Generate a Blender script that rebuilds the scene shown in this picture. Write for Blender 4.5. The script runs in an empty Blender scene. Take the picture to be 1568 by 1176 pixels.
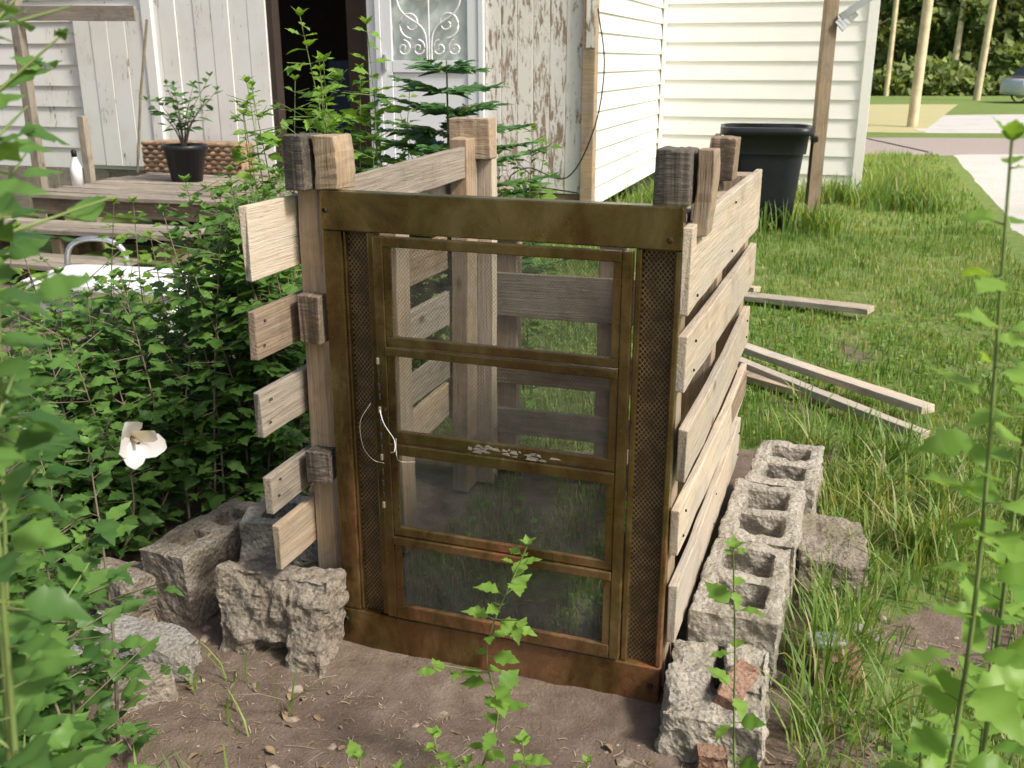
import bpy, math, random, bmesh
import numpy as np
from mathutils import Vector, Matrix, noise
random.seed(7); RNG=np.random.default_rng(7)
R=math.radians
sc=bpy.context.scene
col=sc.collection
def link(o,parent=None):
    col.objects.link(o)
    if parent: o.parent=parent
    return o
def empty(name,loc=(0,0,0),rz=0):
    e=bpy.data.objects.new(name,None); e.empty_display_size=.1
    e.location=loc; e.rotation_euler=(0,0,rz); col.objects.link(e); return e
# ---------------------------------------------------------------- materials
class NB:
    def __init__(s,name):
        s.m=bpy.data.materials.new(name); s.m.use_nodes=True; s.nt=s.m.node_tree; s.nt.nodes.clear(); s.out=s.n('ShaderNodeOutputMaterial')
    def n(s,t,**k):
        nd=s.nt.nodes.new(t)
        for a,b in k.items(): setattr(nd,a,b)
        return nd
    def l(s,a,b): s.nt.links.new(a,b)
    def coord(s,scale=(1,1,1),kind='Object',rand=True):
        tc=s.n('ShaderNodeTexCoord'); mp=s.n('ShaderNodeMapping'); mp.inputs['Scale'].default_value=scale
        s.l(tc.outputs[kind],mp.inputs['Vector'])
        if rand:
            oi=s.n('ShaderNodeObjectInfo'); mu=s.n('ShaderNodeMath',operation='MULTIPLY'); mu.inputs[1].default_value=37.
            s.l(oi.outputs['Random'],mu.inputs[0]); s.l(mu.outputs[0],mp.inputs['Location'])
        return mp.outputs[0]
    def noise(s,vec,scale,detail=4,rough=.6,dist=0):
        n=s.n('ShaderNodeTexNoise'); n.inputs['Scale'].default_value=scale; n.inputs['Detail'].default_value=detail
        n.inputs['Roughness'].default_value=rough; n.inputs['Distortion'].default_value=dist
        if vec is not None: s.l(vec,n.inputs['Vector'])
        return n.outputs['Fac']
    def ramp(s,fac,stops):
        r=s.n('ShaderNodeValToRGB'); e=r.color_ramp.elements
        while len(e)<len(stops): e.new(.5)
        for i,(p,c) in enumerate(stops):
            e[i].position=p; e[i].color=(c[0],c[1],c[2],1) if not isinstance(c,(int,float)) else (c,c,c,1)
        s.l(fac,r.inputs[0]); return r.outputs[0]
    def mix(s,fac,a,b,blend='MIX'):
        m=s.n('ShaderNodeMix',data_type='RGBA',blend_type=blend)
        for sock,v in ((m.inputs[0],fac),(m.inputs[6],a),(m.inputs[7],b)):
            if isinstance(v,(int,float)): sock.default_value=v
            elif isinstance(v,tuple): sock.default_value=(*v,1)
            else: s.l(v,sock)
        return m.outputs[2]
    def math(s,op,a,b=0):
        m=s.n('ShaderNodeMath',operation=op)
        for sock,v in ((m.inputs[0],a),(m.inputs[1],b)):
            if isinstance(v,(int,float)): sock.default_value=v
            else: s.l(v,sock)
        return m.outputs[0]
    def bump(s,h,strength=.5,dist=.01):
        b=s.n('ShaderNodeBump'); b.inputs['Strength'].default_value=strength; b.inputs['Distance'].default_value=dist
        s.l(h,b.inputs['Height']); return b.outputs[0]
    def pbr(s,colr,rough=.8,metal=0,normal=None,spec=.3):
        p=s.n('ShaderNodeBsdfPrincipled')
        for sock,v in ((p.inputs['Base Color'],colr),(p.inputs['Roughness'],rough),(p.inputs['Metallic'],metal)):
            if isinstance(v,(int,float)): sock.default_value=v
            elif isinstance(v,tuple): sock.default_value=(*v,1)
            else: s.l(v,sock)
        p.inputs['Specular IOR Level'].default_value=spec
        if normal is not None: s.l(normal,p.inputs['Normal'])
        return p.outputs[0]
    def fin(s,sh): s.l(sh,s.out.inputs[0]); return s.m
    def mixsh(s,f,a,b):
        m=s.n('ShaderNodeMixShader')
        if isinstance(f,(int,float)): m.inputs[0].default_value=f
        else: s.l(f,m.inputs[0])
        s.l(a,m.inputs[1]); s.l(b,m.inputs[2]); return m.outputs[0]
def wood(name,c1,c2,c3,grain=9,stain=.5,rough=.85,gray=.35):
    b=NB(name); v=b.coord((1.0,grain*3,grain*3)); g=b.noise(v,4,6,.65,.5)
    base=b.ramp(g,[(.25,c1),(.5,c2),(.75,c3)])
    v2=b.coord((1,1,1)); st=b.noise(v2,5,7,.7,.4)
    gv=(c1[0]+c1[1]+c1[2])/3; gw=(c3[0]+c3[1]+c3[2])/3
    gf=b.ramp(b.noise(b.coord((.7,2,2)),3,6,.65),[(.38,0.),(.62,gray)])
    base=b.mix(gf,base,((gv+gw)*.46,(gv+gw)*.44,(gv+gw)*.40))
    stf=b.ramp(st,[(.50,0.),(.70,stain)])
    base=b.mix(stf,base,(c1[0]*.45,c1[1]*.42,c1[2]*.40))
    # fine dark checks along the grain
    ck=b.noise(b.coord((2.5,70,70)),3,3,.6,.2)
    base=b.mix(b.ramp(ck,[(.62,0.),(.70,.5)]),base,(c1[0]*.4,c1[1]*.35,c1[2]*.3))
    oi=b.n('ShaderNodeObjectInfo'); hv=b.n('ShaderNodeHueSaturation')
    mr=b.n('ShaderNodeMapRange'); mr.inputs[3].default_value=.78; mr.inputs[4].default_value=1.12
    b.l(oi.outputs['Random'],mr.inputs[0]); b.l(mr.outputs[0],hv.inputs['Value']); b.l(base,hv.inputs['Color'])
    vo=b.n('ShaderNodeTexVoronoi'); vo.inputs['Scale'].default_value=4.0; v3=b.coord((.8,1.6,1.6)); b.l(v3,vo.inputs['Vector'])
    kn=b.ramp(vo.outputs['Distance'],[(.04,1.),(.11,0.)])
    colr=b.mix(b.math('MULTIPLY',kn,.7),hv.outputs[0],(c1[0]*.3,c1[1]*.25,c1[2]*.2))
    return b.fin(b.pbr(colr,rough,normal=b.bump(b.math('SUBTRACT',g,ck),.6,.004)))
M={}
M['wood_light']=wood('pallet_wood_light',(.38,.30,.21),(.54,.445,.33),(.66,.565,.44),stain=.45,gray=.6)
M['wood_tan']=wood('pallet_wood_tan',(.25,.175,.105),(.41,.30,.19),(.54,.42,.29),stain=.55,gray=.5)
M['wood_brown']=wood('pallet_wood_brown',(.12,.08,.05),(.24,.17,.11),(.36,.28,.20),stain=.6)
M['wood_dark']=wood('pallet_block_dark',(.03,.026,.022),(.11,.09,.07),(.30,.25,.19),stain=.85)
M['wood_gray']=wood('weathered_wood',(.18,.15,.115),(.33,.28,.22),(.46,.41,.34),stain=.5)
M['wood_post']=wood('post_wood',(.26,.18,.10),(.40,.29,.18),(.50,.39,.26),stain=.4)
def bronze():
    b=NB('bronze_aluminium'); v=b.coord(rand=False)
    n1=b.noise(v,6,6,.65,.6); n2=b.noise(v,60,4,.7)
    base=b.ramp(n1,[(.32,(.095,.068,.020)),(.5,(.20,.155,.050)),(.70,(.33,.27,.115))])
    brown=b.ramp(n1,[(.3,(.07,.034,.012)),(.7,(.20,.105,.04))])
    sx=b.n('ShaderNodeSeparateXYZ'); tc=b.n('ShaderNodeTexCoord'); b.l(tc.outputs['Object'],sx.inputs[0])
    bn=b.noise(b.coord((1.6,1.6,.5),rand=False),4,5,.65,.4)
    hi=b.n('ShaderNodeMapRange'); b.l(sx.outputs[2],hi.inputs[0]); hi.inputs[1].default_value=1.2; hi.inputs[2].default_value=1.0; hi.inputs[3].default_value=-.16; hi.inputs[4].default_value=.03
    bf=b.ramp(b.math('ADD',bn,hi.outputs[0]),[(.42,0.),(.60,.85)])
    base=b.mix(bf,base,brown)
    rm=b.noise(b.coord((1,1,.45),rand=False),3.3,7,.7,.5)
    low=b.n('ShaderNodeMapRange'); b.l(sx.outputs[2],low.inputs[0]); low.inputs[1].default_value=1.2; low.inputs[2].default_value=0; low.inputs[3].default_value=-.12; low.inputs[4].default_value=.06
    rgt=b.n('ShaderNodeMapRange'); b.l(sx.outputs[0],rgt.inputs[0]); rgt.inputs[1].default_value=.5; rgt.inputs[2].default_value=.87; rgt.inputs[3].default_value=0; rgt.inputs[4].default_value=.05
    rf=b.ramp(b.math('ADD',b.math('ADD',rm,low.outputs[0]),rgt.outputs[0]),[(.51,0.),(.66,.85)])
    rust=b.ramp(n2,[(.3,(.12,.040,.014)),(.7,(.33,.135,.05))])
    c=b.mix(rf,base,rust)
    du=b.ramp(b.noise(v,150,3,.8),[(.62,0.),(.78,.55)]); c=b.mix(du,c,(.45,.41,.33))
    film=b.ramp(b.noise(v,3,5,.7),[(.4,.0),(.7,.22)]); c=b.mix(film,c,(.26,.22,.15))
    rr=b.mix(rf,b.ramp(b.noise(v,12,5,.7),[(.3,.20),(.7,.42)]),(.7,.7,.7))
    me=b.ramp(rf,[(0,.85),(1,.15)])
    return b.fin(b.pbr(c,rr,me,b.bump(b.math('ADD',n2,b.math('MULTIPLY',n1,2.)),.22,.003),.5))
M['bronze']=bronze()
def diamond(name,colr,pitch,wire,bgalpha=0.):
    b=NB(name); tc=b.n('ShaderNodeTexCoord'); sx=b.n('ShaderNodeSeparateXYZ'); b.l(tc.outputs['Object'],sx.inputs[0])
    k=math.pi/pitch
    def line(a1,a2):
        s=b.math('ADD',b.math('MULTIPLY',sx.outputs[0],k*a1),b.math('MULTIPLY',sx.outputs[2],k*a2))
        return b.math('ABSOLUTE',b.math('SINE',s))
    f=b.math('MINIMUM',line(1,.8),line(1,-.8))
    w=b.math('LESS_THAN',f,wire)
    if bgalpha: w=b.math('MAXIMUM',w,bgalpha)
    cc=b.mix(b.ramp(b.noise(b.coord(rand=False),22,5,.7),[(.4,0.),(.6,.8)]),colr,tuple(x*.35 for x in colr))
    sh=b.pbr(cc,.5,.4); tr=b.n('ShaderNodeBsdfTransparent').outputs[0]
    return b.fin(b.mixsh(w,tr,sh))
M['expmesh']=diamond('expanded_metal',(.34,.24,.12),.0105,.34)
M['screen']=diamond('insect_screen',(.22,.18,.15),.0085,.14,bgalpha=.17)
def dustglass(name,haze):
    b=NB(name); v=b.coord(); n=b.noise(v,9,6,.7,.5)
    f=b.ramp(n,[(.3,haze*.3),(.7,haze*1.9)])
    tr=b.n('ShaderNodeBsdfTransparent'); tr.inputs[0].default_value=(.80,.83,.80,1)
    gl=b.n('ShaderNodeBsdfGlossy'); gl.inputs['Roughness'].default_value=.05; gl.inputs[0].default_value=(.8,.85,.9,1)
    di=b.n('ShaderNodeBsdfDiffuse'); di.inputs[0].default_value=(.30,.30,.29,1)
    fr=b.n('ShaderNodeFresnel'); fr.inputs[0].default_value=1.5
    a=b.mixsh(b.math('MULTIPLY',fr.outputs[0],1.2),tr.outputs[0],gl.outputs[0])
    return b.fin(b.mixsh(f,a,di.outputs[0]))
M['glass']=dustglass('dusty_glass',.09)
def concrete(name,c1,c2,c3,moss=0.3):
    b=NB(name); v=b.coord(); a=b.noise(v,9,6,.7); f=b.noise(v,110,5,.8)
    c=b.ramp(a,[(.3,c1),(.5,c2),(.72,c3)])
    c=b.mix(b.ramp(f,[(.35,.7),(.6,0.)]),c,(c1[0]*.5,c1[1]*.48,c1[2]*.42))
    c=b.mix(b.ramp(b.noise(v,4,5,.6),[(.52,0.),(.68,moss)]),c,(.20,.17,.10))
    vo=b.n('ShaderNodeTexVoronoi'); vo.inputs['Scale'].default_value=75; b.l(v,vo.inputs['Vector'])
    c=b.mix(b.ramp(vo.outputs['Distance'],[(.12,.55),(.28,0.)]),c,(c1[0]*.3,c1[1]*.28,c1[2]*.25))
    h=b.math('ADD',b.math('ADD',f,a),vo.outputs['Distance'])
    return b.fin(b.pbr(c,.95,normal=b.bump(h,.9,.008)))
M['conc']=concrete('concrete_block_mat',(.37,.335,.28),(.49,.45,.38),(.60,.56,.49),.35)
M['conc_d']=concrete('old_concrete_mat',(.24,.20,.16),(.34,.295,.24),(.47,.425,.36),.5)
M['rock']=concrete('rubble_mat',(.26,.24,.22),(.37,.35,.33),(.48,.46,.43),.3)
M['brick']=concrete('broken_brick_mat',(.25,.13,.085),(.34,.20,.135),(.45,.33,.25),.3)
def paint(name,base,peel,amount,stretch=(8,8,.7),dirt=.25,rough=.6):
    b=NB(name); v=b.coord(stretch); n=b.noise(v,5,8,.72,.6); v2=b.coord(); n2=b.noise(v2,2.5,5,.6)
    f=b.math('ADD',n,b.math('MULTIPLY',b.math('SUBTRACT',n2,.5),.5))
    pf=b.ramp(f,[(amount-.02,0.),(amount+.02,1.)])
    pc=b.ramp(b.noise(b.coord((30,30,1.5)),4,5,.6),[(.3,tuple(x*.5 for x in peel)),(.7,peel)])
    dc=b.mix(b.ramp(n2,[(.45,0.),(.75,dirt)]),base,(.50,.46,.38))
    c=b.mix(pf,dc,pc)
    return b.fin(b.pbr(c,rough,normal=b.bump(b.math('SUBTRACT',1.,pf),.5,.004)))
M['siding']=paint('white_siding',(.86,.85,.80),(.45,.42,.36),.82,(1,1,3),.10,.5)
M['peel']=paint('peeling_white_paint',(.80,.77,.71),(.42,.31,.22),.55,(7,7,1.3),.3)
M['board_w']=paint('white_board_paint',(.80,.80,.77),(.40,.33,.26),.66,(6,6,1.0),.3)
M['door_w']=paint('white_door_paint',(.76,.78,.80),(.5,.5,.5),.85,(1,1,1),.12,.4)
def plain(name,c,rough=.6,metal=0,nz=.12,scale=12):
    b=NB(name); n=b.noise(b.coord(),scale,5,.6)
    cc=b.ramp(n,[(.3,tuple(x*(1-nz) for x in c)),(.7,tuple(min(1,x*(1+nz)) for x in c))])
    return b.fin(b.pbr(cc,rough,metal,b.bump(n,.1,.003)))
M['black']=plain('black_plastic',(.018,.020,.024),.38)
M['whitepl']=plain('white_plastic',(.78,.79,.80),.4)
M['dark']=plain('dark_interior',(.05,.036,.03),.8)  # near-black tone puts the open room's shade into the colour
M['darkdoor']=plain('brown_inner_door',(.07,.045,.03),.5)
M['metal']=plain('galvanised_metal',(.55,.56,.57),.35,.8)
M['wire']=plain('wire_metal',(.42,.38,.32),.4,.6)
M['cable']=plain('black_cable',(.01,.01,.01),.5)
M['rustm']=plain('rusty_sheet',(.30,.20,.13),.85,0,.75,16)
M['pole']=plain('pole_wood',(.66,.56,.36),.9,0,.25,3)
M['carpaint']=plain('car_paint',(.70,.71,.73),.3,.1,.03)
M['carglass']=plain('car_glass',(.03,.035,.04),.1)
M['tyre']=plain('tyre_rubber',(.02,.02,.02),.8)
M['shingle']=plain('roof_shingles',(.13,.12,.11),.95,0,.4,20)
M['straw']=plain('dry_straw',(.36,.30,.21),.9,0,.5,3)
M['deadleaf']=plain('dead_leaf',(.22,.15,.09),.9,0,.5,5)
M['red']=plain('red_plastic',(.35,.03,.03),.4)
def leafmat(name,stops,trans=.35,rough=.45):
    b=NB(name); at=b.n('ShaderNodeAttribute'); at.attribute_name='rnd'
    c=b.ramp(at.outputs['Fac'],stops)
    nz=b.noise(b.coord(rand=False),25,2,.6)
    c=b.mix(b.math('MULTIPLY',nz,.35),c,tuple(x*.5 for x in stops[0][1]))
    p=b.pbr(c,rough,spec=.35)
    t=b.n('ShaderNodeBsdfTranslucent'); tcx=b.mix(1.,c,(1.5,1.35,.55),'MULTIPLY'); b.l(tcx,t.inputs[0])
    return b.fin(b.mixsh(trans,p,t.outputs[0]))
def st2(d,l): return [(0.,d),(.6,tuple((d[i]+l[i])/2 for i in range(3))),(1.,l)]
M['leaf']=leafmat('hibiscus_leaf',st2((.045,.12,.030),(.18,.34,.075)),.35)
M['leaf_y']=leafmat('young_leaf',st2((.10,.24,.035),(.27,.45,.085)),.45)
M['leaf_e']=leafmat('evergreen_leaf',st2((.05,.14,.045),(.16,.32,.10)),.25)
M['leaf_t']=leafmat('tree_leaf',st2((.11,.17,.05),(.36,.43,.14)),.35,.6)
M['grass']=leafmat('grass_blade',[(0.,(.10,.20,.04)),(.45,(.20,.33,.075)),(.85,(.37,.46,.14)),(.94,(.50,.45,.25))],.4,.5)
M['petal']=leafmat('white_petal',st2((.75,.70,.73),(.85,.82,.85)),.3,.5)
M['crim']=plain('petal_center',(.35,.04,.08),.6)
M['stem']=plain('green_stem',(.17,.23,.07),.6,0,.3)
M['stem_w']=plain('woody_stem',(.19,.16,.11),.8,0,.3)
M['bark']=plain('tree_bark',(.16,.12,.08),.95,0,.4,5)

# ---------------------------------------------------------------- mesh helpers
def mesh_obj(name,verts,faces,mat,parent=None,smooth=False,rnd=None):
    me=bpy.data.meshes.new(name); me.from_pydata([tuple(v) for v in verts],[],faces); me.update()
    if mat: me.materials.append(mat)
    if rnd is not None:
        a=me.attributes.new('rnd','FLOAT','POINT'); a.data.foreach_set('value',np.asarray(rnd,dtype=np.float32))
    if smooth: me.polygons.foreach_set('use_smooth',[True]*len(me.polygons))
    o=bpy.data.objects.new(name,me); return link(o,parent)
def np_mesh(name,V,Fq,mat,parent=None,rnd=None,smooth=False,mats=None,midx=None):
    me=bpy.data.meshes.new(name)
    loops=np.concatenate([f.reshape(-1) for f in Fq]).astype(np.int32)
    tot=np.concatenate([np.full(len(f),f.shape[1]) for f in Fq]).astype(np.int32)
    st=np.concatenate([[0],np.cumsum(tot)[:-1]]).astype(np.int32)
    me.vertices.add(len(V)); me.vertices.foreach_set('co',np.asarray(V,dtype=np.float32).reshape(-1))
    me.loops.add(len(loops)); me.loops.foreach_set('vertex_index',loops)
    me.polygons.add(len(tot)); me.polygons.foreach_set('loop_start',st); me.polygons.foreach_set('loop_total',tot)
    for mm in (mats or [mat]): me.materials.append(mm)
    if midx is not None: me.polygons.foreach_set('material_index',np.asarray(midx,dtype=np.int32))
    if smooth: me.polygons.foreach_set('use_smooth',np.ones(len(tot),dtype=bool))
    me.update(calc_edges=True); me.validate()
    if rnd is not None:
        a=me.attributes.new('rnd','FLOAT','POINT'); a.data.foreach_set('value',np.asarray(rnd,dtype=np.float32))
    o=bpy.data.objects.new(name,me); return link(o,parent)
BF=[(0,1,3,2),(4,6,7,5),(0,4,5,1),(2,3,7,6),(0,2,6,4),(1,5,7,3)]
def box(name,lo,hi,mat,parent=None,bev=.004):
    v=[(x,y,z) for x in (lo[0],hi[0]) for y in (lo[1],hi[1]) for z in (lo[2],hi[2])]
    o=mesh_obj(name,v,BF,mat,parent)
    if bev:
        b=o.modifiers.new('b','BEVEL'); b.width=bev; b.segments=2; b.limit_method='ANGLE'
    return o
def board(name,a,b,up,w,t,mat,parent=None,jit=.003,bev=.003,segs=10,ragged=.005):
    a=Vector(a);b=Vector(b);X=(b-a);L=X.length;X.normalize();Z=Vector(up);Z=(Z-X*Z.dot(X)).normalized();Y=Z.cross(X)
    vs=[];fs=[]
    sd=random.random()*100
    for i in range(segs+1):
        f=i/segs; x=(f-.5)*L
        bow=jit*2*math.sin(f*3.1+sd)
        for (sy,sz) in ((-1,-1),(1,-1),(1,1),(-1,1)):
            jx=(random.uniform(-ragged,ragged) if i in(0,segs) else 0)
            vs.append((x+jx, sy*t/2+random.uniform(-jit,jit)*.4+bow, sz*w/2+random.uniform(-jit,jit)*.6))
    for i in range(segs):
        o=i*4
        for k in range(4):
            k2=(k+1)%4
            fs.append((o+k,o+k2,o+4+k2,o+4+k))
    fs.append((3,2,1,0)); o=segs*4; fs.append((o,o+1,o+2,o+3))
    ob=mesh_obj(name,vs,fs,mat,parent)
    ob.matrix_local=Matrix.Translation((a+b)/2)@Matrix((X,Y,Z)).transposed().to_4x4()
    if bev:
        m=ob.modifiers.new('b','BEVEL'); m.width=bev; m.segments=2; m.limit_method='ANGLE'; m.angle_limit=R(50)
    return ob
def tube(pts,r0,r1,sides=5):
    P=np.array([tuple(p) for p in pts],dtype=float); n=len(P)
    T=np.gradient(P,axis=0); T/=np.linalg.norm(T,axis=1)[:,None]+1e-9
    ref=np.array([.31,.95,.02]) if abs(T[0][2])>.7 else np.array([0,0,1.])
    V=[]
    for i in range(n):
        a=np.cross(T[i],ref); a/=np.linalg.norm(a)+1e-9; b=np.cross(T[i],a)
        r=r0+(r1-r0)*i/(n-1)
        for k in range(sides):
            an=2*math.pi*k/sides; V.append(P[i]+r*(math.cos(an)*a+math.sin(an)*b))
    Fc=[]
    for i in range(n-1):
        for k in range(sides):
            k2=(k+1)%sides; Fc.append((i*sides+k,i*sides+k2,(i+1)*sides+k2,(i+1)*sides+k))
    return np.array(V),np.array(Fc)
def tube_obj(name,pts,r0,r1,mat,parent=None,sides=8):
    V,Fc=tube(pts,r0,r1,sides); return np_mesh(name,V,[Fc],mat,parent,smooth=True)
def smoothpts(pts,n=24):
    P=[Vector(p) for p in pts]; out=[]
    P=[P[0]*2-P[1]]+P+[P[-1]*2-P[-2]]
    m=len(P)-3
    for i in range(n+1):
        f=i/n*m; k=min(int(f),m-1); t=f-k
        a,b,c,d=P[k:k+4]
        out.append(.5*((2*b)+(c-a)*t+(2*a-5*b+4*c-d)*t*t+(3*b-a-3*c+d)*t**3))
    return out
def leaf_template(xs,ys):
    V=[];n=len(xs)
    for x,y in zip(xs,ys): V+=[(x,0,0),(x,y,1),(x,-y,1)]
    F=[]
    for i in range(n-1):
        a=i*3;b=a+3
        F.append((a,b,b+1,a+1)); F.append((a,a+2,b+2,b))
    return np.array(V,float),np.array(F)
LT_HIB=leaf_template([0,.10,.26,.33,.46,.52,.60,.70,.78,1],[.012,.15,.31,.24,.34,.33,.20,.20,.11,.004])
LT_OVAL=leaf_template([0,.2,.5,.8,1],[.02,.2,.27,.16,.01])
LT_LOW=leaf_template([0,.5,1],[.05,.32,.03])
LT_NEED=leaf_template([0,.5,1],[.05,.13,.01])
class Plant:
    def __init__(s): s.V=[];s.F=[];s.R=[];s.MI=[];s.n=0
    def stem(s,pts,r0,r1,mi=1,sides=5):
        V,Fc=tube(pts,r0,r1,sides); s.V.append(V); s.F.append(Fc+s.n); s.n+=len(V); s.R.append(np.full(len(V),.5)); s.MI.append(np.full(len(Fc),mi))
    def leaves(s,P,D,N,S,tmpl,droop=.25,fold=.18,mi=0,rnd=None,wide=1.):
        P=np.asarray(P,float);D=np.asarray(D,float);N=np.asarray(N,float);S=np.asarray(S,float)
        if len(P)==0: return
        TV,TF=tmpl; D=D/(np.linalg.norm(D,axis=1)[:,None]+1e-9)
        Y=np.cross(N,D); Y/=np.linalg.norm(Y,axis=1)[:,None]+1e-9; Z=np.cross(D,Y)
        m=len(P); dr=RNG.uniform(.3,1.6,m)*droop; fo=RNG.uniform(.2,1.6,m)*fold; cu=RNG.uniform(-.12,.12,m)
        x=TV[:,0][None,:];y=TV[:,1][None,:]*wide*RNG.uniform(.8,1.15,m)[:,None]
        yy=y+cu[:,None]*x*x*.8; z=-dr[:,None]*x**2+fo[:,None]*np.abs(y)*1.2+.03*np.sin(x*9+y*20)
        W=P[:,None,:]+S[:,None,None]*(x[...,None]*D[:,None,:]+yy[...,None]*Y[:,None,:]+z[...,None]*Z[:,None,:])
        k=TV.shape[0]; s.V.append(W.reshape(-1,3))
        Fc=(TF[None]+ (np.arange(m)*k)[:,None,None]).reshape(-1,4)+s.n
        s.F.append(Fc); s.n+=m*k; s.MI.append(np.full(len(Fc),mi))
        r=RNG.uniform(0,1,m) if rnd is None else np.asarray(rnd)
        s.R.append(np.repeat(r,k))
    def build(s,name,mats,parent=None):
        return np_mesh(name,np.concatenate(s.V),[np.concatenate(s.F)],None,parent,rnd=np.concatenate(s.R),mats=mats,midx=np.concatenate(s.MI))
def shoot(pl,pts,size=(.045,.08),gap=.028,per=2,start=.12,tmpl=LT_HIB,twigs=0.25,r0=.005,young=.0,upb=.25):
    pts=smoothpts(pts,20); pl.stem(pts,r0,.0015)
    P=np.array([tuple(p) for p in pts]); seg=np.linalg.norm(np.diff(P,axis=0),axis=1); L=seg.sum(); cum=np.concatenate([[0],np.cumsum(seg)])
    ps=[];ds=[];ns=[];ss=[];rs=[]
    d=start*L; ang=random.random()*6
    while d<L:
        i=min(np.searchsorted(cum,d)-1,len(P)-2); i=max(i,0); f=(d-cum[i])/(seg[i]+1e-9); p=P[i]*(1-f)+P[i+1]*f
        for k in range(per):
            ang+=2.4+random.uniform(-.4,.4)
            o=np.array([math.cos(ang),math.sin(ang),upb+random.uniform(-.45,.45)])
            fr=d/L
            s=random.uniform(*size)*(1.0 if fr<.8 else 1.15-.75*(fr-.8)/.2*.9)
            if random.random()<twigs:
                tl=random.uniform(.06,.16); e=p+o*tl; pl.stem([p,p+o*tl*.5+np.array([0,0,.01]),e+np.array([0,0,.02])],.0022,.001)
                for q in range(random.randint(2,5)):
                    a2=random.random()*6.28; o2=np.array([math.cos(a2),math.sin(a2),random.uniform(-.3,.5)])+o*.7
                    ps.append(p+o*tl*random.uniform(.5,1)); ds.append(o2); ns.append([random.uniform(-.5,.5),random.uniform(-.6,.3),1]); ss.append(s*random.uniform(.6,1)); rs.append(min(1,random.random()*.8+young*fr))
            pet=s*.25
            ps.append(p+o*pet); ds.append(o); ns.append([random.uniform(-.5,.5),random.uniform(-.7,.3),1]); ss.append(s); rs.append(min(1,random.random()*.8+young*fr))
            pl.stem([p,p+o*pet*.6,p+o*pet*1.1],.0012,.0008,sides=3)
        d+=gap*random.uniform(.6,1.4)
    for k in range(4):
        ang+=1.6; ps.append(P[-1]); ds.append([math.cos(ang)*.6,math.sin(ang)*.6,.8]); ns.append([-math.cos(ang),-math.sin(ang),.6]); ss.append(size[0]*.7); rs.append(.9)
    pl.leaves(ps,ds,ns,ss,tmpl,rnd=rs)

# ---------------------------------------------------------------- ground
def dirtmask(x,y):
    n=noise.noise(Vector((x*1.3,y*1.3,3.)))*.35+noise.noise(Vector((x*4,y*4,7.)))*.15
    edge=.66+ .36*max(0,(y-1.9))+n*.8
    if y>3.75: edge=-.2-.9*(y-3.75)+n
    d=(edge-x)/.25
    u=(x+.456)*.943-(y-2.39)*.333; v_=(x+.456)*.333+(y-2.39)*.943
    if 0<u<.87 and .25<v_<1.3: d=min(d,.2+n)
    d=max(d,(noise.noise(Vector((x*1.9,y*1.9,21.)))-.34)*2.2-.5) if x<3.2 and y<6 else d
    return max(0.,min(1.,d+.5))
def gh(x,y):
    k=max(0.,min(1.,(9-math.hypot(x,y-3))/4))
    h=.016*k*noise.noise(Vector((x*2.2,y*2.2,0)))
    if abs(x)<3 and y<6: h+=.010*noise.noise(Vector((x*8,y*8,1)))+.0055*noise.noise(Vector((x*22,y*22,1)))
    if x<-.3 and y<2.1: h+=.06*min(1,(-.3-x))*min(1,(2.1-y)*1.5)
    return h
def axis(lo,hi,step,far):
    a=list(np.arange(lo,hi,step)); s=step; v=a[-1]
    while v<far: s*=1.15; v+=s; a.append(v)
    s=step; v=a[0]
    while v>-far: s*=1.15; v-=s; a.insert(0,v)
    return a
xs=axis(-1.6,1.8,.018,500); ys=axis(1.0,3.2,.018,600)
V=[(x,y,gh(x,y)) for y in ys for x in xs]; nx=len(xs)
Fg=np.array([(j*nx+i,j*nx+i+1,(j+1)*nx+i+1,(j+1)*nx+i) for j in range(len(ys)-1) for i in range(nx-1)])
def groundmat():
    b=NB('ground_soil_and_lawn'); v=b.coord(rand=False)
    at=b.n('ShaderNodeAttribute'); at.attribute_name='rnd'
    n=b.noise(v,14,7,.7); n2=b.noise(v,120,4,.8); big=b.noise(v,2.2,4,.6)
    dirt=b.ramp(n,[(.3,(.175,.127,.095)),(.5,(.26,.20,.157)),(.7,(.34,.275,.225))])
    dirt=b.mix(b.ramp(big,[(.4,.45),(.6,0.)]),dirt,(.14,.10,.078))
    dirt=b.mix(b.ramp(n2,[(.6,0.),(.72,.5)]),dirt,(.44,.38,.31))
    gr=b.ramp(n,[(.3,(.11,.17,.045)),(.5,(.18,.26,.07)),(.72,(.27,.33,.11))])
    gr=b.mix(b.ramp(b.noise(v,5,6,.7),[(.50,0.),(.68,.55)]),gr,(.30,.26,.15))
    f=b.math('ADD',at.outputs['Fac'],b.math('MULTIPLY',b.math('SUBTRACT',b.noise(v,9,6,.7),.5),.9))
    ff=b.ramp(f,[(.42,0.),(.58,1.)])
    c=b.mix(ff,gr,dirt)
    return b.fin(b.pbr(c,.97,normal=b.bump(b.math('ADD',n,n2),.9,.014),spec=.1))
M['ground']=groundmat()
np_mesh('ground',np.array(V),[Fg],M['ground'],rnd=[dirtmask(v[0],v[1]) for v in V],smooth=True)
def roadmat(name,c):
    b=NB(name); v=b.coord(rand=False); n=b.noise(v,40,6,.8); n2=b.noise(v,1.2,4,.6)
    cc=b.ramp(n,[(.3,tuple(x*.7 for x in c)),(.7,tuple(x*1.15 for x in c))])
    cc=b.mix(b.ramp(n2,[(.5,0.),(.7,.3)]),cc,(.38,.33,.26))
    return b.fin(b.pbr(cc,.95,normal=b.bump(n,.8,.02)))
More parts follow.
